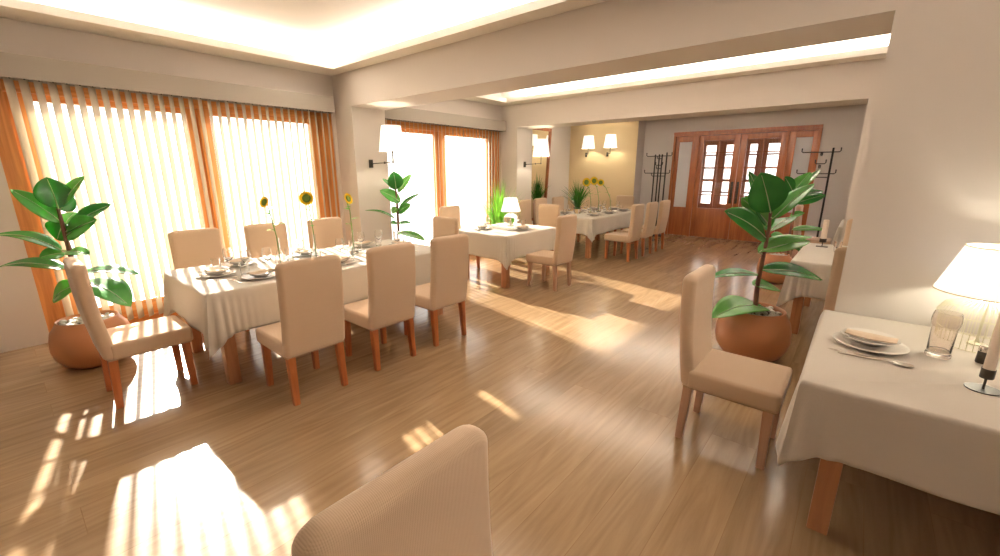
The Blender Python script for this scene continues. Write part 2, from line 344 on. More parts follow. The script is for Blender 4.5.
# windows
def window(n,y0,y1,ga,gb,gc,gd):
    w=bpy.data.objects.new('window_%d'%n,None); COL.objects.link(w); w['kind']='structure'; w.location=(XL-.08,y0,0)
    Y=lambda y:y-y0
    bm=BM(); zt=2.4; gt=2.21; gz=.24
    b2(bm,(-.06,Y(y0),0),(.06,Y(y0)+.12,zt)); b2(bm,(-.06,Y(y1)-.16,0),(.06,Y(y1),zt)); obj('window_frame',bm,'frame',w,False)
    bm=BM(); b2(bm,(-.06,Y(y0)+.12,2.27),(.06,Y(y1)-.16,zt)); b2(bm,(-.06,Y(y0)+.12,0),(.06,Y(y1)-.16,.07)); obj('window_rail',bm,'frameh',w,False)
    for (a,b,xo) in ((ga-.16,gb+.11,-.02),(gc-.11,gd+.17,.02)):
        bm=BM(); s=.1
        b2(bm,(xo-.03,Y(a),.07),(xo+.03,Y(ga) if a<ga else Y(gc),2.27),.004)
        b2(bm,(xo-.03,Y(gb) if b<gc+.01 and b<gd else Y(gd),.07),(xo+.03,Y(b),2.27),.004)
        fr=obj('sash',bm,'frame',w)
        bm=BM(); aa,bb=(ga,gb) if a<ga else (gc,gd)
        b2(bm,(xo-.029,Y(aa),gt),(xo+.029,Y(bb),2.27),.003); b2(bm,(xo-.029,Y(aa),.07),(xo+.029,Y(bb),gz),.003); obj('sash_rail',bm,'frameh',w)
        bm=BM(); b2(bm,(xo-.004,Y(aa),gz),(xo+.004,Y(bb),gt)); obj('pane',bm,'pane',fr,False)
    return w
window(1,.12,3.24,.38,1.56,1.77,2.92)
window(2,3.95,6.82,4.15,5.15,5.36,6.48)
# vertical blinds with pelmet
def blind(y0,y1,n,label,ang,v0,v1):
    t=thing('vertical_blind',label,'window blind',(XL,(y0+y1)/2,2.36))
    L=(y1-y0)/2
    bm=BM(); b2(bm,(.0,-L,0),(.02,L,.19)); b2(bm,(.145,-L,0),(.165,L,.19)); b2(bm,(.02,-L,.17),(.145,L,.19)); b2(bm,(.02,L-.02,0),(.145,L,.17)); b2(bm,(.02,-L,0),(.145,-L+.02,.17))
    obj('pelmet',bm,'pelmet',t,False)
    bm=BM(); b2(bm,(.06,-L+.03,.02),(.10,L-.03,.05)); obj('headrail',bm,'clip',t,False)
    w=.0455; z0=.085-2.36; proto=None
    ca,sa=math.cos(ang),math.sin(ang)
    for i in range(n):
        y=v0+(v1-v0)*(i+.5)/n-(y0+y1)/2
        if proto is None:
            bm=BM(); nu=5
            grid=[]
            for iz in range(7):
                z=.018+(z0-.018)*iz/6; row=[]
                for k in range(nu):
                    s=(k/(nu-1)*2-1); bulge=.006*(1-s*s)
                    row.append(bm.verts.new((-sa*w*s+ca*bulge, ca*w*s+sa*bulge, z)))
                grid.append(row)
            for a,b in zip(grid,grid[1:]):
                for k in range(nu-1): bm.faces.new((a[k],a[k+1],b[k+1],b[k]))
            b3=BM()
            o=obj('vane',bm,'vane',t,True,80)
            sd=o.modifiers.new('s','SOLIDIFY'); sd.thickness=.0012; sd.offset=0
            proto=o; b3.free()
            bm=BM(); b2(bm,(-.006,-.016,.0),(.006,.016,.022)); cl=obj('hanger',bm,'clip',o,False)
        else:
            o=proto.copy(); COL.objects.link(o); o.parent=t
            cl2=cl.copy(); COL.objects.link(cl2); cl2.parent=o
        o.location=(.08,y,0); o.rotation_euler.z=rnd.uniform(-.05,.05)
BLA=math.radians(50)
blind(.16,3.2,34,'ivory vertical blind over the near window, behind the long table',BLA,.24,3.18)
blind(3.99,6.82,32,'ivory vertical blind over the second window, behind the small table with the lamp',BLA,4.03,6.78)
# ---- doors
dx=[-3.8,-3.23,-2.32,-1.42,-.84]
dr=bpy.data.objects.new('door_1',None); COL.objects.link(dr); dr['kind']='structure'; dr.location=(-2.32,11.26,0)
X=lambda x:x+2.32
bm=BM(); b2(bm,(X(-3.8),-.08,0),(X(-3.75),.1,2.52)); b2(bm,(X(-.89),-.08,0),(X(-.84),.1,2.52)); b2(bm,(X(-3.75),-.08,2.42),(X(-.89),.1,2.52))
for a in (-3.23,-1.42): b2(bm,(X(a)-.025,-.07,0),(X(a)+.025,.08,2.42))
obj('door_frame',bm,'door',dr,False)
bm=BM(); b2(bm,(X(-3.8),-.1,2.46),(X(-.84),-.08,2.52)); obj('architrave',bm,'door',dr,False)
for (a,b,g0,g1) in ((-3.75,-3.255,-3.67,-3.37),(-1.395,-.89,-1.27,-.98)):
    bm=BM(); gz0,gz1=.72,2.29
    b2(bm,(X(a),-.03,.01),(X(g0),.03,2.42),.004); b2(bm,(X(g1),-.03,.01),(X(b),.03,2.42),.004)
    b2(bm,(X(g0),-.03,.01),(X(g1),.03,gz0),.004); b2(bm,(X(g0),-.03,gz1),(X(g1),.03,2.42),.004)
    sp=obj('side_panel',bm,'door',dr)
    bm=BM(); b2(bm,(X(g0),-.006,gz0),(X(g1),.006,gz1)); obj('frosted_pane',bm,'frost',sp,False)
for (a,b,g0,g1,hs) in ((-3.205,-2.325,-3.10,-2.45,1),(-2.315,-1.445,-2.19,-1.54,-1)):
    bm=BM(); gz0,gz1=.72,2.30
    b2(bm,(X(a),-.03,.01),(X(g0),.03,2.415),.004); b2(bm,(X(g1),-.03,.01),(X(b),.03,2.415),.004)
    b2(bm,(X(g0),-.03,.01),(X(g1),.03,gz0),.004); b2(bm,(X(g0),-.03,gz1),(X(g1),.03,2.415),.004)
    lf=obj('door_leaf',bm,'door',dr)
    bm=BM(); b2(bm,(X(g0),-.005,gz0),(X(g1),.005,gz1)); obj('pane',bm,'pane',lf,False)
    bm=BM()
    for z in (1.04,1.37,1.68,2.02): b2(bm,(X(g0),-.016,z-.013),(X(g1),.016,z+.013))
    m=(X(g0)+X(g1))/2; b2(bm,(m-.014,-.016,gz0),(m+.014,.016,gz1)); obj('muntins',bm,'door',lf,False)
    bm=BM(); hx=X(b)-.055 if hs>0 else X(a)+.055
    b2(bm,(hx-.028,-.040,.86),(hx+.028,-.03,1.36),.002); tube(bm,[(hx,-.036,1.0),(hx,-.085,1.0)],.009); tube(bm,[(hx,-.036,1.25),(hx,-.085,1.25)],.009); tube(bm,[(hx,-.085,.95),(hx,-.085,1.3)],.012); obj('handle_and_reflection',bm,'bronze',lf)  # door pull; its tall dark plate and bar stand in for a reflection
# vestibule behind the doors with an outer glazed door
bm=BM(); b2(bm,(-4.1,11.4,-.1),(-.6,13.0,0)); b2(bm,(-4.1,11.4,2.7),(-.6,13.0,2.8)); b2(bm,(-4.2,11.4,-.1),(-4.1,13.0,2.8)); b2(bm,(-.6,11.4,-.1),(-.5,13.0,2.8)); struct('wall_vestibule',bm,'wall')
d2=bpy.data.objects.new('door_2',None); COL.objects.link(d2); d2['kind']='structure'; d2.location=(-2.35,12.95,0)
bm=BM(); cols=[(-1.5,-1.32),(-1.14,-.88),(-.64,-.38),(-.08,.09),(.33,.58),(.66,.80),(1.2,1.5)]
x=-1.75
for a,b in cols: b2(bm,(x,-.04,.02),(a,.04,2.7)); x=b
b2(bm,(x,-.04,.02),(1.75,.04,2.7))
for a,b in cols:
    b2(bm,(a,-.04,.02),(b,.04,.72)); b2(bm,(a,-.04,2.28),(b,.04,2.7))
    for z in (1.04,1.37,1.68,2.02): b2(bm,(a,-.03,z-.02),(b,.03,z+.02))
obj('outer_door_frame',bm,'door',d2,False)
bm=BM(); b2(bm,(-1.75,-.004,.72),(1.75,.004,2.28)); obj('outer_pane',bm,'pane',d2,False)

# ================================================================== CHAIRS
def make_chair(label,mleg='leg',group=None):
    t=thing('dining_chair',label,'chair',(0,0,0),0,group)
    # seat: cushioned slab, crowned top
    bm=BM(); box(bm,(0,.03,.412),(.45,.47,.112),0,.026,4)
    for v in bm.verts:
        if v.co.z>.44: v.co.z+=.012*(1-(v.co.x/.23)**2)*(1-((v.co.y-.03)/.24)**2)
    obj('seat',bm,'fabric',t)
    # backrest: leaning padded panel reaching down behind the seat
    bm=BM(); nz=12; ny=2; secs=[]
    W=.222
    box(bm,(0,0,.5),(2*W,.078,1),0)
    bmesh.ops.subdivide_edges(bm,edges=[e for e in bm.edges if abs(e.verts[0].co.z-e.verts[1].co.z)>.5],cuts=10)
    top=[e for e in bm.edges if e.verts[0].co.z>.99 and e.verts[1].co.z>.99 and abs(e.verts[0].co.x-e.verts[1].co.x)<.001]
    bmesh.ops.bevel(bm,geom=top,offset=.06,offset_type='OFFSET',segments=7,profile=.5,affect='EDGES')
    for v in bm.verts:   # scale z: 0..1 -> .356..1.03
        h=v.co.z; v.co.z=.356+h*.674
        v.co.y+= -.205 -.055*max(0,h-.08)**1.15 + (-.018*math.sin(PI*min(1,h)) if 1 else 0)
        v.co.y+= .0
    sharp=[e for e in bm.edges if len(e.link_faces)==2 and e.calc_face_angle(0)>.9]
    bmesh.ops.bevel(bm,geom=sharp,offset=.032,segments=6,profile=.5,affect='EDGES',clamp_overlap=True)
    obj('backrest',bm,'fabric',t,True,60)
    bm=BM(); b2(bm,(-.212,-.225,.35),(.212,.25,.362)); obj('seat_frame',bm,'welt',t,False)
    for sx,sy in ((-1,-1),(1,-1),(-1,1),(1,1)):
        bm=BM(); a=.026; c=.020
        x=sx*.18; y=-.2 if sy<0 else .215
        dyb=-.02 if sy<0 else .005
        lo=[bm.verts.new((x+c*u+sx*.005,y+dyb+c*v,0)) for u,v in ((-1,-1),(1,-1),(1,1),(-1,1))]
        hi=[bm.verts.new((x+a*u,y+a*v,.352)) for u,v in ((-1,-1),(1,-1),(1,1),(-1,1))]
        bm.faces.new(lo[::-1]); bm.faces.new(hi)
        for i in range(4): bm.faces.new((lo[i],lo[(i+1)%4],hi[(i+1)%4],hi[i]))
        bmesh.ops.bevel(bm,geom=[e for e in bm.edges if abs(e.verts[0].co.z-e.verts[1].co.z)>.1],offset=.004,segments=2,affect='EDGES')
        obj('leg',bm,mleg,t)
    return t
HP=PI/2
chair=make_chair('beige upholstered chair, side on, at the left end of the long near table')
chair.location=(-3.92,.53,0)
pale=make_chair('beige chair with sheen-lightened legs on the right, in front of the large terracotta pot','sheenleg')
pale.location=(-.42,2.67,0); pale.rotation_euler.z=-HP
def ch(x,y,a,label,src=None): return dup(src or chair,(x,y,0),a,label)
ch(-3.05,1.31,HP,'beige chair, back to us, nearest of three in front of the long near table')
ch(-3.07,1.99,HP,'beige chair, back to us, middle of three in front of the long near table')
ch(-3.08,2.64,HP,'beige chair, back to us, farthest of three in front of the long near table')
ch(-4.87,1.27,-HP,'beige window-side chair of the long near table, left of the leftmost sunflower')
ch(-4.87,1.95,-HP,'beige window-side chair of the long near table, behind the leftmost sunflower')
ch(-4.88,2.66,-HP,'beige window-side chair of the long near table, behind the middle sunflower')
ch(-4.05,3.46,PI,'beige chair at the far end of the long near table')
ch(-5.05,4.97,-HP,'beige chair on the window side of the small lamp table')
ch(-3.25,4.95,HP,'beige chair with sheen-lightened legs on the aisle side of the small lamp table',pale)
ch(-4.25,6.66,0,'beige chair, back to us, at the near end of the rear long table')
for y,w in ((7.45,'nearest'),(8.13,'middle'),(8.81,'farthest')):
    ch(-3.3,y,HP,'beige aisle-side chair of the rear long table, %s of three'%w)
for y,w in ((7.05,'beside the pillar'),(7.74,'next but one to the ochre wall'),(8.45,'nearest the ochre wall')):
    ch(-5.05 if y<7.2 else -5.12,y,-HP,'beige wall-side chair of the rear long table, '+w)
ch(-4.42,9.72,PI,'beige chair at the far end of the rear long table against the ochre wall')
ch(-.355,.43,-HP,'beige chair back filling the bottom edge of the picture in the foreground',pale)
ch(.12,6.58,PI,'beige chair behind the candle table, a sliver above the right table edge',pale)
ch(.12,4.47,0,'beige chair nearly hidden by the right wall edge, before the candle table',pale)
ch(-.56,9.1,-HP,'beige chair behind the rubber plants, beyond the candle table',pale)

# ================================================================== TABLES
def make_table(x0,x1,y0,y1,label,leg=.085,inset=.05):
    cx,cy=(x0+x1)/2,(y0+y1)/2; a,b=(x1-x0)/2,(y1-y0)/2
    t=thing('dining_table',label,'table',(cx,cy,0))
    bm=BM(); b2(bm,(-a+.01,-b+.01,.715),(a-.01,b-.01,.748),.004); obj('tabletop',bm,'tableleg',t)
    bm=BM()
    for s in (-1,1):
        b2(bm,(-a+inset+leg,s*(b-inset-.02)-.012,.62),(a-inset-leg,s*(b-inset-.02)+.012,.715)); b2(bm,(s*(a-inset-.02)-.012,-b+inset+leg,.62),(s*(a-inset-.02)+.012,b-inset-leg,.715))
    obj('apron',bm,'tableleg',t,False)
    for sx in (-1,1):
        for sy in (-1,1):
            bm=BM(); X0=sx*(a-inset-leg/2); Y0=sy*(b-inset-leg/2)
            box(bm,(X0,Y0,.3575),(leg,leg,.715),0,.006); obj('leg',bm,'tableleg',t)
    return t
def make_cloth(x0,x1,y0,y1,drop,label,seed=0,amp=.022,cdrop=.13,flare=.06,FQ=125):
    cx,cy=(x0+x1)/2,(y0+y1)/2; a,b=(x1-x0)/2+.006,(y1-y0)/2+.006; rc=.03
    r=random.Random(seed); bm=BM(); Z=.756
    # perimeter points with corner distance
    P=[]; step=.0095
    for (px,py,qx,qy,nx,ny) in ((a,-b,a,b,1,0),(a,b,-a,b,0,1),(-a,b,-a,-b,-1,0),(-a,-b,a,-b,0,-1)):
        L=math.hypot(qx-px,qy-py); n=int(L/step); n+=n%2
        ux,uy=(qx-px)/L,(qy-py)/L
        for i in range(n):
            s=i*L/n; d=min(s,L-s); 
            P.append((px+ux*s,py+uy*s,nx,ny,ux,uy,s,L,d))
    n=len(P); ph=[r.uniform(0,6.28) for _ in range(8)]
    rows=[(0,0),(.006,.002),(.012,.008),(.016,.02)]+[(.018,.02+ (drop-.02)*k/14) for k in range(1,15)]
    rings=[]
    corner=[]
    for ri,(out,dn) in enumerate(rows):
        ring=[]; t=max(0,(dn-.02)/(drop-.02))
        for (x,y,nx,ny,ux,uy,s,L,d) in P:
            # rounded plan corner: normal blends towards the diagonal near corners
            k=math.exp(-(d/.055)**2)
            sgn=-1 if s<L/2 else 1
            ex,ey=nx*(1-.5*k)+ux*sgn*.5*k, ny*(1-.5*k)+uy*sgn*.5*k
            l=math.hypot(ex,ey); ex/=l; ey/=l
            fold=math.exp(-(d/.16)**1.3)
            w=amp*math.exp(-(d/.13)**1.5)*(math.cos(d*FQ+ph[int(s<L/2)+(2 if nx else 0)]*.5)+.15)*t**.7
            w+=.006*t*math.sin(s*7+ph[4])+.004*t*math.sin(s*17+ph[5])
            fl=flare*t*math.exp(-(d/.05)**1.3)+.010*t
            o=out+max(0,fl+w) if ri>0 else 0
            dz=dn*(1+ (cdrop/drop)*math.exp(-(d/.055)**1.2)) if dn>.02 else dn
            dz+= (.008*math.sin(s*5+ph[6])*t)
            ring.append(bm.verts.new((x+ex*o,y+ey*o,Z-dz)))
        rings.append(ring)
    for A,B in zip(rings,rings[1:]):
        for i in range(n): bm.faces.new((A[i],A[(i+1)%n],B[(i+1)%n],B[i]))
    bm.faces.new(rings[0])
    o=obj('tablecloth',bm,'cloth_shaded' if 'beige' in label else 'cloth',None,True,75,(cx,cy,0),0,label,'tablecloth')
    sd=o.modifiers.new('s','SOLIDIFY'); sd.thickness=.0018; sd.offset=1
    return o
T1=(-4.53,-3.44,.87,3.17); make_table(*T1,'long dining table in front of the near window, under a cream cloth'); make_cloth(*T1,.33,'cream linen cloth on the long near table with the three sunflowers',1)
T2=(-4.54,-3.57,4.37,5.56); make_table(*T2,'small dining table with a lit lamp in front of the second window'); make_cloth(*T2,.33,'cream linen cloth on the small lamp table by the second window',2,.018,.13,.04)
T3=(-4.80,-3.72,7.02,9.3); make_table(*T3,'long dining table in the rear room before the ochre wall'); make_cloth(*T3,.30,'cream linen cloth on the rear long table before the ochre wall',3,.02,.13,.05)
T4=(-.42,.62,4.94,6.30); make_table(*T4,'dining table with a single candle behind the right wall edge'); make_cloth(*T4,.33,'cream linen cloth on the candle table behind the right wall edge',4,.018,.15,.04)
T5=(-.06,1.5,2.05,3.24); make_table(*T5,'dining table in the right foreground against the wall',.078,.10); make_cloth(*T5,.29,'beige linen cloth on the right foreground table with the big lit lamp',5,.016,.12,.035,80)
T6=(-.2,.72,8.45,9.8); make_table(*T6,'farthest dining table on the right, barely seen past the wall edge'); make_cloth(*T6,.33,'cloth on the farthest right table, a sliver beyond the candle table',6,.02,.12,.06)

# ================================================================== TABLEWARE
TZT=.7585
def r_plate(name,R,h,foot,label,mat='china'):
    bm=BM(); lathe(bm,[(0,.004),(foot,.004),(foot,0),(foot+.006,0),(foot+.012,.006),(R*.72,.008),(R,h),(R+.001,h+.003),(R*.99,h+.004),(R*.74,.013),(R*.6,.010),(0,.010)],36)
    return obj(name,bm,mat,None,True,50,(0,0,0),0,label,'plate')
def r_bowl(R):
    bm=BM(); lathe(bm,[(0,.003),(.04,.003),(.045,0),(.055,.004),(R*.72,.018),(R*.8,.026),(R,.033),(R,.036),(R*.78,.031),(R*.68,.022),(.05,.009),(0,.008)],36)
    return obj('soup_plate',bm,'china',None,True,50,(0,0,0),0,'x','plate')
def r_napkin():
    bm=BM(); nx,ny=14,8; g=[]
    for lay in (0,):
        for j in range(ny+1):
            row=[]
            for i in range(nx+1):
                u=i/nx*2-1; v=j/ny*2-1
                x=u*.098; y=v*.05*(1-.3*abs(u)); z=.007+.005*abs(u)**2+.005*math.cos(v*PI*1.5)
                row.append(bm.verts.new((x,y,z)))
            g.append(row)
    for A,B in zip(g,g[1:]):
        for i in range(nx): bm.faces.new((A[i],A[i+1],B[i+1],B[i]))
    o=obj('napkin',bm,'napkin',None,True,80,(0,0,0),0,'x','napkin'); s=o.modifiers.new('s','SOLIDIFY'); s.thickness=.005; s.offset=1
    return o
def r_fork():
    bm=BM(); pts=[(0,-.10,.003),(0,-.04,.004),(0,.02,.006),(0,.045,.004)]
    prism(bm,[(-.009,-.1),(.009,-.1),(.0045,-.04),(.003,.03),(-.003,.03),(-.0045,-.04)],.001,.004)
    prism(bm,[(-.003,.03),(.003,.03),(.011,.05),(.011,.06),(-.011,.06),(-.011,.05)],.001,.004)
    for k in range(4): x=-.0095+k*.00633; b2(bm,(x-.0016,.06,.0015),(x+.0016,.098,.0035))
    return obj('fork',bm,'steel',None,True,30,(0,0,0),0,'x','fork')
def r_knife():
    bm=BM(); prism(bm,[(-.008,-.11),(.008,-.11),(.0055,-.01),(-.0055,-.01)],.001,.006)
    prism(bm,[(-.005,-.01),(.006,-.01),(.0085,.04),(.008,.09),(.002,.115),(-.005,.09)],.001,.003)
    return obj('knife',bm,'steel',None,True,30,(0,0,0),0,'x','knife')
def r_spoon():
    bm=BM(); tube(bm,[(0,-.1,.003),(0,-.03,.004),(0,.03,.008),(0,.045,.006)],.0045,8,.0028)
    lathe(bm,[(0,.002),(.012,.0035),(.019,.008),(.0185,.0095),(.011,.0055),(0,.004)],20,(0,.07,0),1)
    for v in bm.verts:
        if v.co.y>.05: v.co.y=.07+(v.co.y-.07)*1.45
    return obj('spoon',bm,'steel',None,True,50,(0,0,0),0,'x','spoon')
def r_wine():
    t=thing('wine_glass','x','glass')
    bm=BM(); lathe(bm,[(.006,.088),(.022,.098),(.036,.12),(.040,.145),(.037,.175),(.031,.2),(.0295,.2),(.0355,.175),(.0385,.145),(.0345,.121),(.02,.1005),(0,.094)],24); obj('bowl',bm,'glass',t)
    bm=BM(); lathe(bm,[(0,.0),(.034,.0),(.034,.002),(.008,.007),(.0035,.02),(.0032,.075),(.006,.088),(0,.09)],24); obj('foot',bm,'glass',t)
    return t
def r_tumbler(mat='glass',label='x',h=.115,r0=.028,r1=.036):
    bm=BM(); lathe(bm,[(0,0),(r0,0),(r0+.001,.004),(r1,h),(r1-.0022,h),(r0-.0012,.013),(0,.011)],24)
    return obj('tumbler',bm,mat,None,True,50,(0,0,0),0,label,'glass')
PL=r_plate('dinner_plate',.145,.016,.08,'x'); BO=r_bowl(.115); NA=r_napkin(); FO=r_fork(); KN=r_knife(); WI=r_wine(); TU=r_tumbler()
used=set()
def put(src,x,y,z,a,label,group=None):
    if src.name in used: o=dup(src,(x,y,z),a,label,group)
    else:
        used.add(src.name); o=src; o.location=(x,y,z); o.rotation_euler.z=a; o['label']=label
        if group: o['group']=group
    return o
def setting(x,y,a,place,g,full=True):
    """a: heading of the diner looking at the table (+Y local = away from diner)"""
    ca,sa=math.cos(a),math.sin(a)
    def at(lx,ly): return (x+ca*lx-sa*ly, y+sa*lx+ca*ly)
    def P(s,lx,ly,z,da,nm): px,py=at(lx,ly); put(s,px,py,TZT+z,a+da,nm+' '+place)
    P(PL,0,0,0,0,'dinner plate under a soup plate'); P(BO,0,0,.012,0,'white soup plate on dinner plate'); P(NA,0,0,.041,0.15,'folded tan napkin on soup plate')
    P(FO,-.185,0,0,0,'steel fork left of the plate'); P(KN,.185,0,0,0,'steel knife right of the plate')
    P(WI,.14,.20,0,0,'clear wine glass'); P(TU,.225,.15,0,0,'clear tumbler')
for i,(y,w) in enumerate(((1.31,'at the nearest front seat, long near table'),(1.99,'at the middle front seat, long near table'),(2.67,'at the farthest front seat, long near table'))): setting(-3.66,y,HP,w,'')
for i,(y,w) in enumerate(((1.37,'at the nearest window-side seat, long near table'),(1.99,'at the middle window-side seat, long near table'),(2.66,'at the farthest window-side seat, long near table'))): setting(-4.31,y,-HP,w,'')
setting(-4.02,1.09,0,'at the left end seat, long near table',''); setting(-3.98,2.95,PI,'at the far end seat, long near table','')
for i,(y,w) in enumerate(((7.5,'at the nearest aisle seat, rear long table'),(8.13,'at the middle aisle seat, rear long table'),(8.81,'at the farthest aisle seat, rear long table'))): setting(-3.93,y,HP,w,'')
for i,(y,w) in enumerate(((7.5,'at the nearest wall seat, rear table'),(8.13,'at the middle wall seat, rear table'),(8.81,'at the farthest wall seat, rear table'))): setting(-4.61,y,-HP,w,'')
setting(-4.27,9.08,PI,'at the far end seat of the rear long table','')
setting(-3.79,5.0,HP,'at the aisle seat of the small lamp table',''); setting(-4.3,4.68,-HP,'at the window seat of the small lamp table','')

def leafmesh(bm,B,T,W,n,bend,nu=10,nv=6,fold=.18,tipp=.75):
    B=Vector(B);T=Vector(T);n=Vector(n).normalized(); ax=T-B; L=ax.length; ax.normalize(); n=(n-ax*n.dot(ax)).normalized(); s=ax.cross(n)
    g=[]
    for i in range(nu+1):
        t=i/nu; hw=W/2*(math.sin(PI*t**tipp)**.72 if 0<t<1 else 0.0)
        c=B+ax*(L*t)+n*(bend*L*math.sin(PI*t)*.5)
        row=[bm.verts.new(c+s*(hw*(j/nv*2-1))+n*(fold*hw*abs(j/nv*2-1)-.015*W)) for j in range(nv+1)] if 0<i<nu else [bm.verts.new(c)]
        g.append(row)
    for A,C in zip(g,g[1:]):
        if len(A)==1: 
            for j in range(nv): bm.faces.new((A[0],C[j],C[j+1]))
        elif len(C)==1:
            for j in range(nv): bm.faces.new((A[j],C[0],A[j+1]))
        else:
            for j in range(nv): bm.faces.new((A[j],C[j],C[j+1],A[j+1]))
    return [B+ax*(L*i/nu)+n*(bend*L*math.sin(PI*i/nu)*.5-.012*W) for i in range(nu+1)]
# sunflowers in glass bottle vases
def sunflower(x,y,z,hx,hy,hz,fx,fy,fz,place,R=.05,petals=24):
    t=thing('sunflower','yellow sunflower, '+place,'flower',(x,y,z))
    F=Vector((fx,fy,fz)).normalized(); Hd=Vector((hx,hy,hz))
    pts=[Vector((0,0,.012)),Vector((hx*.1,hy*.1,hz*.45)),Vector((hx*.5,hy*.5,hz*.8)),Hd-F*.03]
    fine=[]
    for i in range(13):
        u=i/12*3; k=min(2,int(u)); f=u-k; fine.append(pts[k].lerp(pts[k+1],f))
    bm=BM(); tube(bm,fine,.005,6); obj('stem',bm,'stem',t)
    up=F.orthogonal().normalized(); s=F.cross(up)
    bm=BM()
    for ring,(n,rr,ln,tilt) in enumerate(((petals,.5,.85,.02),(petals,.5,.75,.22))):
        for i in range(n):
            an=2*PI*(i+.5*ring)/n; d=up*math.cos(an)+s*math.sin(an)
            a=Hd+d*R*rr; b=Hd+d*R*(rr+ln*.75)+F*R*tilt
            leafmesh(bm,a,b,R*.25,F,.1,4,2,.1,.8)
    obj('petals',bm,'petal',t)
    bm=BM(); 
    m=Matrix.Translation(Hd)@F.to_track_quat('Z','Y').to_matrix().to_4x4()
    lathe(bm,[(0,-.008),(R*.55,-.006),(R*.62,.004),(R*.45,.012),(0,.009)],18); bmesh.ops.transform(bm,matrix=m,verts=bm.verts); obj('flower_centre',bm,'disc',t)
    for k,h in enumerate((.48,.58,.68,.78,.88)):
        c=fine[int(h*12)]; an=k*2.3+hx*20; d=Vector((math.cos(an),math.sin(an),.15)); bm=BM(); leafmesh(bm,c,c+d*.09,.042,(0,0,1),.15,6,4); obj('leaf',bm,'leafB',t)
    return t
def vase(x,y,label):
    bm=BM(); lathe(bm,[(0,0),(.042,0),(.05,.012),(.048,.04),(.03,.085),(.014,.13),(.011,.19),(.0125,.235),(.0105,.235),(.0095,.19),(.0125,.13),(.028,.084),(.045,.04),(.046,.014),(0,.006)],24)
    return obj('bottle_vase',bm,'glass',None,True,60,(x,y,TZT),0,label,'vase')
vs=[(-4.12,1.66,-.06,-.05,.565,.35,-.9,.35,'leftmost of the three on the long near table',.052),(-4.1,2.0,-.03,-.02,.585,.75,-.62,.2,'middle of the three on the long near table',.065),(-4.0,2.36,-.06,.02,.565,.9,.35,.3,'rightmost of the three on the long near table',.055)]
for v in vs: vase(v[0],v[1],'clear glass bottle vase, '+v[8]); sunflower(v[0],v[1],TZT,*v[2:8],v[8],v[9])
vs=[(-4.26,7.96,-.12,-.02,.62,.8,-.6,.1,'leftmost of the three on the rear long table',.085),(-4.28,8.35,-.12,-.05,.64,.8,-.6,.15,'middle of the three on the rear long table',.085),(-4.2,8.75,-.22,-.1,.60,.3,-.9,.0,'rightmost of the three on the rear long table',.07)]
for v in vs: vase(v[0],v[1],'clear glass bottle vase, '+v[8]); sunflower(v[0],v[1],TZT,*v[2:8],v[8],v[9])
# ---- table lamps
def cage_lamp(x,y,label,cage_r,cage_h,sr0,sr1,sz0,sz1,energy,ball=False):
    t=thing('table_lamp',label,'lamp',(x,y,TZT))
    if not ball:
        bm=BM(); lathe(bm,[(0,0),(.035,0),(.035,.006),(.012,.012),(.006,.03),(.006,sz0+.02),(0,sz0+.02)],20); obj('stem',bm,'wire',t)
        bm=BM(); nw=46
        for i in range(nw):
            a=2*PI*i/nw; c,s=math.cos(a),math.sin(a)
            tube(bm,[(c*cage_r,s*cage_r,.002),(c*cage_r,s*cage_r,cage_h*.62),(c*cage_r*.86,s*cage_r*.86,cage_h*.80),(c*cage_r*.5,s*cage_r*.5,cage_h*.93),(c*.012,s*.012,cage_h)],.0021,4,cap=False)
        for (r,z) in ((cage_r,.003),(cage_r,cage_h*.33),(cage_r,cage_h*.62),(cage_r*.5,cage_h*.93)):
            tube(bm,[(r*math.cos(2*PI*i/40),r*math.sin(2*PI*i/40),z) for i in range(41)],.0018,5,cap=False)
        obj('wire_cage_base',bm,'wire',t)
    else:
        bm=BM(); prof=[(0,0),(.05,0),(.055,.008)]+[(cage_r*math.cos(a),cage_h/2+.01+cage_h/2*math.sin(a)) for a in [(-1.1+2.4*i/12) for i in range(13)]]+[(.015,cage_h+.012)]
        lathe(bm,prof,28); obj('glass_globe_base',bm,'glass',t)
        bm=BM(); lathe(bm,[(0,.01),(.006,.01),(.006,sz0+.03),(0,sz0+.03)],10); obj('stem',bm,'steel',t)
    bm=BM(); lathe(bm,[(sr0,sz0),(sr1,sz1),(sr1-.003,sz1),(sr0-.003,sz0),(sr0,sz0)],48); sh=obj('lamp_shade',bm,'shade',t)
    for r,z in ((sr0,sz0),(sr1,sz1)):
        bm=BM(); tube(bm,[((r)*math.cos(2*PI*i/48),(r)*math.sin(2*PI*i/48),z) for i in range(49)],.003,6,cap=False); obj('shade_trim',bm,'shadetrim',sh)
    bm=BM(); zc=sz0+.07
    for i in range(3):
        a=2*PI*i/3; tube(bm,[(0,0,sz1-.02),((sr1-.004)*math.cos(a),(sr1-.004)*math.sin(a),sz1-.005)],.0015,5)
    tube(bm,[(0,0,sz0+.02),(0,0,zc-.02)],.011,8); tube(bm,[(0,0,sz1-.03),(0,0,sz1+.018)],.004,6); obj('socket',bm,'bronze',t)
    l=bpy.data.lights.new('bulb','POINT'); l.energy=energy; l.color=(1,.965,.80); l.shadow_soft_size=.03
    lo=bpy.data.objects.new('bulb',l); COL.objects.link(lo); lo.parent=t; lo.location=(0,0,zc+.03)
    return t
cage_lamp(.55,3.05,'large lit lamp with wire cage base on the right foreground table',.165,.245,.20,.125,.265,.49,LAMP_T)
cage_lamp(-4.15,5.18,'small lit table lamp with white shade and round glass base, by the second window',.115,.2,.155,.095,.235,.44,LAMP_T*.5,True)
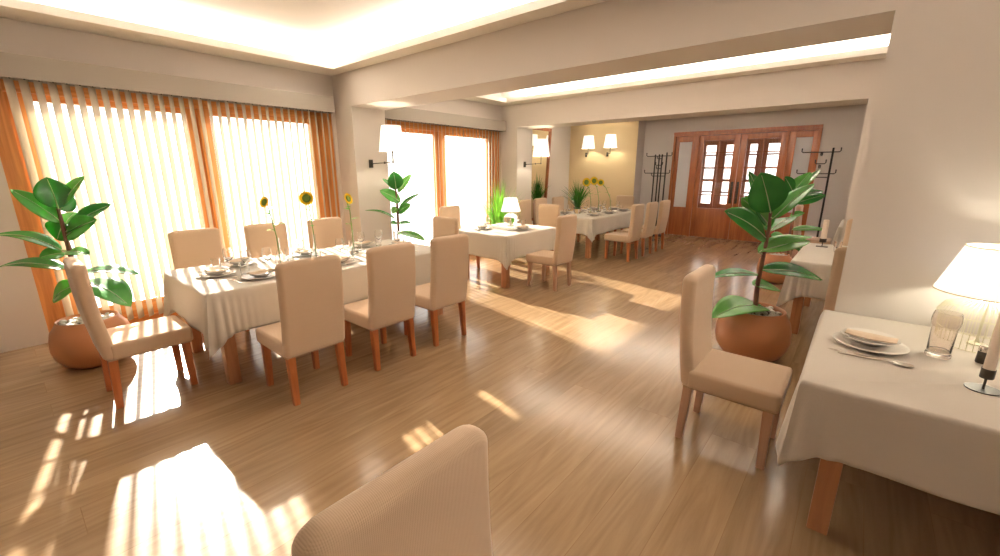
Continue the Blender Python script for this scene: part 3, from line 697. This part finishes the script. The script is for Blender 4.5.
# ---- right foreground table
setx,sety=.14,2.68
put(PL,setx,sety,TZT,0,'white dinner plate under the soup plate on the right foreground table'); put(BO,setx-.005,sety+.01,TZT+.012,0,'white soup plate on the dinner plate, right foreground table')
put(NA,setx,sety+.01,TZT+.041,-.12,'folded tan napkin on the soup plate, right foreground table')
SPN=r_spoon(); SPN.location=(.16,2.475,TZT); SPN.rotation_euler.z=-HP+.02; SPN.scale=(1.25,1.35,1.2); SPN['label']='polished steel spoon in front of the plates on the right foreground table'
k=put(KN,.13,2.50,TZT,HP,'steel knife lying beside the spoon on the right foreground table'); k.scale=(1.2,1.25,1.2)
bm=BM(); lathe(bm,[(a_*1.12,b_*1.2) for a_,b_ in [(0,0),(.038,0),(.041,.004),(.0405,.012),(.0375,.018),(.0395,.115),(.044,.13),(.046,.148),(.044,.166),(.0405,.178),(.0385,.178),(.042,.165),(.044,.148),(.042,.131),(.0375,.116),(.0355,.022),(0,.015)]],36)
obj('tumbler',bm,'smoke',None,True,60,(.385,2.73,TZT),0,'tall flared drinking glass between the plates and the big lamp','glass')
def candle_holder(x,y,hl,cl,k=1.0,plate='round',ch_=.2,q=1.0):
    t=thing('candle_holder',hl,'candle holder',(x,y,TZT))
    bm=BM(); lathe(bm,[(0,0),(.055*k,0),(.056*k,.003),(.0545*k,.0045),(0,.0035)],32) if plate=='round' else b2(bm,(-.055*k,-.035*k,0),(.055*k,.035*k,.006)); obj('base_plate',bm,'bronze',t)
    bm=BM(); tube(bm,[(0,0,.003),(0,0,.055*k)],.0045*k,10); obj('stem',bm,'bronze',t)
    bm=BM(); lathe(bm,[(0,.053*k),(.016*k*q,.053*k),(.0175*k*q,.056*k),(.0175*k*q,.095*k),(.0155*k*q,.095*k),(.0155*k*q,.062*k),(0,.062*k)],24); obj('cup',bm,'bronze',t)
    c=thing('candle',cl,'candle',(x,y,TZT+.0625*k))
    bm=BM(); lathe(bm,[(0,0),(.0148*k*q,0),(.0138*k*q,ch_*.97),(.006*k,ch_),(0,ch_*.985)],20); obj('wax',bm,'wax',c)
    bm=BM(); tube(bm,[(0,0,ch_*.98),(.001,0,ch_+.008)],.0012,5); obj('wick',bm,'black',c)
candle_holder(.485,2.40,'dark bronze candle holder with round foot on the right foreground table','tall ivory candle in the round-footed holder at the right edge',.95,'round',.27,1.25)
def shaker(x,y,label):
    t=thing('salt_shaker',label,'shaker',(x,y,TZT))
    bm=BM(); lathe(bm,[(0,0),(.021,0),(.023,.003),(.0215,.055),(0,.057)],20); obj('jar',bm,'bronze',t)
    bm=BM(); lathe(bm,[(.0215,.055),(.0225,.057),(.0225,.074),(.018,.082),(0,.084)],20); obj('cap',bm,'steel',t)
shaker(.53,2.755,'small dark shaker with steel cap behind the tall candle')
# ---- candle table
candle_holder(-.27,6.05,'square-footed candle holder on the table behind the right wall edge','slim ivory candle on the table behind the right wall edge',1.0,'sq',.25,1.9)
bm=BM(); lathe(bm,[(0,0),(.03,0),(.034,.008),(.02,.016),(.008,.02),(0,.022)],20); obj('ashtray',bm,'bronze',None,True,50,(-.14,6.22,TZT),0,'small dark dish beside the candle, at the right wall edge','dish')
TU2=put(TU,-.12,5.72,TZT,0,'clear tumbler on the candle table, at the right wall edge')
# small extras on the lamp table: three little candles
for i,(x,y,l) in enumerate(((-4.42,4.95,'leftmost'),(-4.36,5.12,'middle'),(-4.3,5.28,'rightmost'))):
    bm=BM(); lathe(bm,[(0,0),(.02,0),(.024,.05),(.022,.05),(.018,.006),(0,.005)],16); o=obj('tealight_glass',bm,'smoke',None,True,50,(x,y,TZT),0,l+' of three small smoky tealight glasses left of the small lamp','glass','tealight glasses')
# ================================================================== WALL LAMPS
def wall_lamp(x,y,z,rz,label,energy,arm=.5,yoff=0):
    # local: wall plane at y=0, +Y out of the wall; shade offset along arm
    t=thing('wall_lamp',label,'lamp',(x,y,z),rz)
    bm=BM(); box(bm,(0,.012,0),(.055,.024,.11),0,.004); box(bm,(0,.035,0),(.02,.03,.02),0,.002); obj('wall_plate',bm,'bronze',t)
    bm=BM(); e1=(yoff*.55,.05+arm*.55,.01); e=(yoff,arm,.015)
    tube(bm,[(0,.04,0),e1],.006,8); tube(bm,[e1,e],.006,8); 
    for p in (e1,e): lathe(bm,[(0,-.014),(.011,-.014),(.011,.014),(0,.014)],12,p)
    tube(bm,[e,(e[0],e[1],.13)],.008,8); obj('swing_arm',bm,'bronze',t)
    s0,s1,z0,z1=.17,.125,.15,.47
    bm=BM(); lathe(bm,[(s0,z0),(s1,z1),(s1-.003,z1),(s0-.003,z0),(s0,z0)],40,(e[0],e[1],0)); sh=obj('lamp_shade',bm,'shade',t)
    bm=BM()
    tube(bm,[(e[0],e[1],.13),(e[0],e[1],.22)],.012,8)
    for i in range(3):
        a=2*PI*i/3; tube(bm,[(e[0],e[1],.2),(e[0]+(s0-.012)*math.cos(a),e[1]+(s0-.012)*math.sin(a),.2)],.0015,4)
    obj('socket',bm,'bronze',t)
    l=bpy.data.lights.new('bulb','POINT'); l.energy=energy; l.color=(1,.90,.68); l.shadow_soft_size=.035
    lo=bpy.data.objects.new('bulb',l); COL.objects.link(lo); lo.parent=t; lo.location=(e[0],e[1],.27)
    return t
wall_lamp(-5.34,3.52,1.70,-HP,'lit wall lamp with swing arm on the first pillar, between the two windows',LAMP_W,.52)
wall_lamp(-5.36,7.12,1.73,-HP,'lit wall lamp with swing arm on the second pillar beyond the second window',LAMP_W,.41)
wall_lamp(-5.97,10.75,2.03,PI,'left of the two lit wall lamps on the ochre wall',LAMP_W*.8,.28,-.2)
wall_lamp(-5.34,10.75,2.03,PI,'right of the two lit wall lamps on the ochre wall',LAMP_W*.8,.28,-.2)
# ================================================================== MIRROR
t=thing('wall_mirror','tall wood-framed mirror tilted on the left wall of the rear room','mirror',(-6.5,9.06,.35)); t.rotation_euler.y=math.radians(3.2)
bm=BM(); w,h,f=.5,2.3,.07
b2(bm,(.0,-w,0),(.045,-w+f,h),.004); b2(bm,(.0,w-f,0),(.045,w,h),.004); b2(bm,(0,-w+f,0),(.045,w-f,f),.004); b2(bm,(0,-w+f,h-f),(.045,w-f,h),.004); obj('mirror_frame',bm,'door',t)
bm=BM(); b2(bm,(.006,-w+f,f),(.018,w-f,h-f)); obj('mirror_glass',bm,'mirror',t,False)
# ================================================================== COAT RACKS
def coat_rack(x,y,rz,label,full=True):
    t=thing('coat_rack',label,'coat rack',(x,y,0),rz)
    bm=BM()
    for px in ((-.09,.03,.1) if full else ()): tube(bm,[(px,(.03 if px<0 else -.03),.03),(px,(.03 if px<0 else -.03),2.0)],.017,8)
    tube(bm,[(.2,0,.03),(.2,0,2.04)],.018,8)
    obj('post',bm,'black',t)
    bm=BM(); box(bm,(.05,0,.015),(.5,.3,.03),0,.006); obj('base_plate',bm,'black',t)
    def arm(z,x0,x1,dy=0):
        bm=BM()
        tube(bm,[(x0,dy,z+.07),(x0,dy,z+.02),(x0+.02,dy,z),(x1-.02,dy,z),(x1,dy,z+.02),(x1,dy,z+.07)],.010,8)
        for q in (x0,x1): lathe(bm,[(0,-.014),(.014,-.005),(.014,.005),(0,.014)],10,(q,dy,z+.07))
        obj('hook_bar',bm,'black',t)
    arm(1.96,-.3,.32); arm(1.55,-.33,.3,.012); arm(1.74,-.05,.12,-.02); arm(1.48,-.15,.2,.03)
    for dyy,z in ((.0,1.9),(.0,1.66)):
        bm=BM(); tube(bm,[(0.03,-.16,z+.06),(0.03,-.16,z+.01),(0.03,-.14,z),(0.03,.14,z),(0.03,.16,z+.01),(0.03,.16,z+.06)],.010,8); obj('hook_bar',bm,'black',t)
    arm(.25,-.12,.3,.0)
coat_rack(-4.02,10.85,.0,'black iron coat rack left of the wooden doors')
coat_rack(-.78,10.7,.0,'black iron coat rack right of the wooden doors, behind the rubber plants',False)
# ================================================================== PLANTS
def pot(t,R,h,rim=.16,mat='terra'):
    bm=BM(); P_=[(0,0),(R*.5,0),(R*.62,h*.02),(R*.80,h*.1),(R*.94,h*.25),(R,h*.43),(R*.985,h*.62),(R*.92,h*.8),(rim+.004,h*.95),(rim,h),(rim-.006,h+.003),(rim-.016,h-.004),(rim-.012,h*.86),(0,h*.86)]
    lathe(bm,P_,44); obj('pot',bm,mat,t,True,60)
    bm=BM(); lathe(bm,[(0,h*.90),(rim*.9,h*.89),(0,h*.87)],24); obj('soil',bm,'soil',t)
    bm=BM(); r=random.Random(3)
    for i in range(90):
        a=r.uniform(0,6.28); q=(rim-.035)*math.sqrt(r.random()); s=r.uniform(.014,.028)
        bmesh.ops.create_icosphere(bm,subdivisions=2,radius=1,matrix=Matrix.Translation((q*math.cos(a),q*math.sin(a),h*.93+r.uniform(0,.018)))@Matrix.Rotation(r.uniform(0,3),4,'Z')@Matrix.Diagonal((s,s*.8,s*.6,1)))
    obj('pebbles',bm,'pebble',t,kind='stuff')
def rubber(key,base,label,R=.3,h=.39,rim=.155):
    st,lv=PLANTS[key]
    t=thing('rubber_plant',label,'potted plant',(*base,0)); pot(t,R,h,rim)
    s=[Vector(p) for p in st]; s[-1]=Vector((s[-1].x*.5,s[-1].y*.5,h*.88))
    bm=BM(); fine=[]
    for a,b in zip(s,s[1:]):
        for i in range(5): fine.append(a.lerp(b,i/5))
    fine.append(s[-1]); tube(bm,fine,.011,10,.022); obj('stem',bm,'bark',t)
    for i,l in enumerate(lv):
        bm=BM(); rib=leafmesh(bm,l[0:3],l[3:6],l[6],l[7:10],l[10],14,8,.16,.85)
        o=obj('leaf',bm,('leafA','leafC','leafB','leafA')[i%4],t,True,80); sd=o.modifiers.new('s','SOLIDIFY'); sd.thickness=.002; sd.offset=0
        # petiole to the nearest stem point and midrib
        B=Vector(l[0:3]); near=min(fine,key=lambda p:(p-B).length+ (0 if p.z<=B.z+.02 else .05))
        bm=BM(); nn=Vector(l[7:10]).normalized()
        tube(bm,[near,B]+[p+nn*.002 for p in rib[1:-1]],.0055,6,.0018); obj('midrib',bm,'vein',o)
    return t
rubber('A',(-4.84,.34),'rubber plant in a terracotta pot in the near left corner by the window',.265,.40,.20)
rubber('B',(-4.9,3.72),'rubber plant behind the far end of the long near table, before the first pillar',.22,.34,.14)
rubber('C',(-.56,4.12),'large rubber plant in a terracotta pot behind the chair with sheen-lightened legs',.29,.44,.225)
rubber('D',(-.82,7.3),'farther rubber plant showing just above and behind the large aisle rubber plant',.24,.42,.15)
def grassplant(x,y,z,h,spread,n,label,potkind,mat,seed,pr=.12,ph=.3):
    t=thing('grass_plant',label,'potted plant',(x,y,z)); r=random.Random(seed)
    bm=BM(); 
    if potkind=='tall': lathe(bm,[(0,0),(pr*.7,0),(pr*.72,.02),(pr,ph),(pr*1.06,ph),(pr*1.06,ph+.02),(pr*.9,ph+.02),(pr*.85,ph-.03),(0,ph-.03)],24)
    else: lathe(bm,[(0,0),(pr*.7,0),(pr,ph*.5),(pr*.95,ph),(pr*.88,ph),(pr*.85,ph*.85),(0,ph*.85)],24)
    obj('pot',bm,'terra' if potkind!='glass' else 'smoke',t)
    bm=BM()
    for i in range(n):
        a=r.uniform(0,2*PI); lean=r.random()**.8*spread; hh=h*r.uniform(.6,1)*(1-.25*(lean/spread)**2); w=r.uniform(.013,.024)
        b=Vector((math.cos(a)*pr*.5*r.random(),math.sin(a)*pr*.5*r.random(),ph-.04)); d=Vector((math.cos(a),math.sin(a),0)); s=Vector((-d.y,d.x,0))
        prev=None
        for k in range(8):
            u=k/7; c=b+d*(lean*u**1.45)+Vector((0,0,hh*(u-.18*u**3*lean/spread)))
            ww=w*(1-u**2)*.5+.0006
            cur=(bm.verts.new(c-s*ww),bm.verts.new(c+s*ww))
            if prev: bm.faces.new((prev[0],prev[1],cur[1],cur[0]))
            prev=cur
    obj('foliage',bm,mat,t,kind='stuff')
    return t
grassplant(-5.08,6.0,0,1.14,.55,170,'bright green long-leaved grass plant behind the small table lamp','tall','grass',5,.17,.45)
grassplant(-6.0,8.5,0,.82,.36,110,'dark grassy plant in a slim terracotta planter before the tilted mirror','tall','grassd',6,.1,.82)
grassplant(-4.43,7.72,TZT,.66,.45,130,'dark green grassy plant on the near end of the rear long table','glass','grassd',7,.085,.13)
# ================================================================== LIGHT + CAMERA
w=bpy.data.worlds.new('World'); SC.world=w; w.use_nodes=True
bg=w.node_tree.nodes['Background']; bg.inputs[0].default_value=(1,.975,.93,1); bg.inputs[1].default_value=WORLD
s=bpy.data.lights.new('sun','SUN'); s.energy=SUN; s.angle=math.radians(.9); s.color=(1,.93,.80)
so=bpy.data.objects.new('sun',s); COL.objects.link(so)
d=Vector((1,-.2,-.512)); so.rotation_euler=d.to_track_quat('-Z','Y').to_euler(); so.location=(-9,2,5)
cam=bpy.data.cameras.new('camera'); cam.sensor_width=36; cam.lens=423.13/1000*36; cam.clip_start=.05
co=bpy.data.objects.new('camera',cam); COL.objects.link(co); co.location=(0,0,1.6)
co.rotation_euler=(math.radians(90-14.178),0,math.radians(40.15)); SC.camera=co
SC.view_settings.view_transform='Standard'; SC.view_settings.look='None'; SC.view_settings.gamma=1; SC.view_settings.use_curve_mapping=False
SC.view_settings.exposure=EXPO

# repeated things share a group phrase
GR={'dining_chair':'beige upholstered dining chairs','dinner_plate':'dinner plates of the place settings','soup_plate':'soup plates of the place settings','napkin':'folded napkins on the soup plates','fork':'forks of the place settings','knife':'knives of the place settings','wine_glass':'wine glasses on the tables','tumbler':'tumblers on the tables','bottle_vase':'glass bottle vases on the long tables','sunflower':'sunflowers in the bottle vases','rubber_plant':'rubber plants in terracotta pots','grass_plant':'grassy pot plants','wall_lamp':'lit wall lamps','tablecloth':'linen tablecloths','dining_table':'cloth-covered dining tables','vertical_blind':'ivory vertical blinds','candle_holder':'candle holders','candle':'ivory candles','coat_rack':'black coat racks','table_lamp':'lit table lamps','cove_light':'ceiling cove lights'}
for o in bpy.data.objects:
    k=o.name.split('.')[0]
    if o.parent is None and k in GR and 'category' in o and 'group' not in o: o['group']=GR[k]
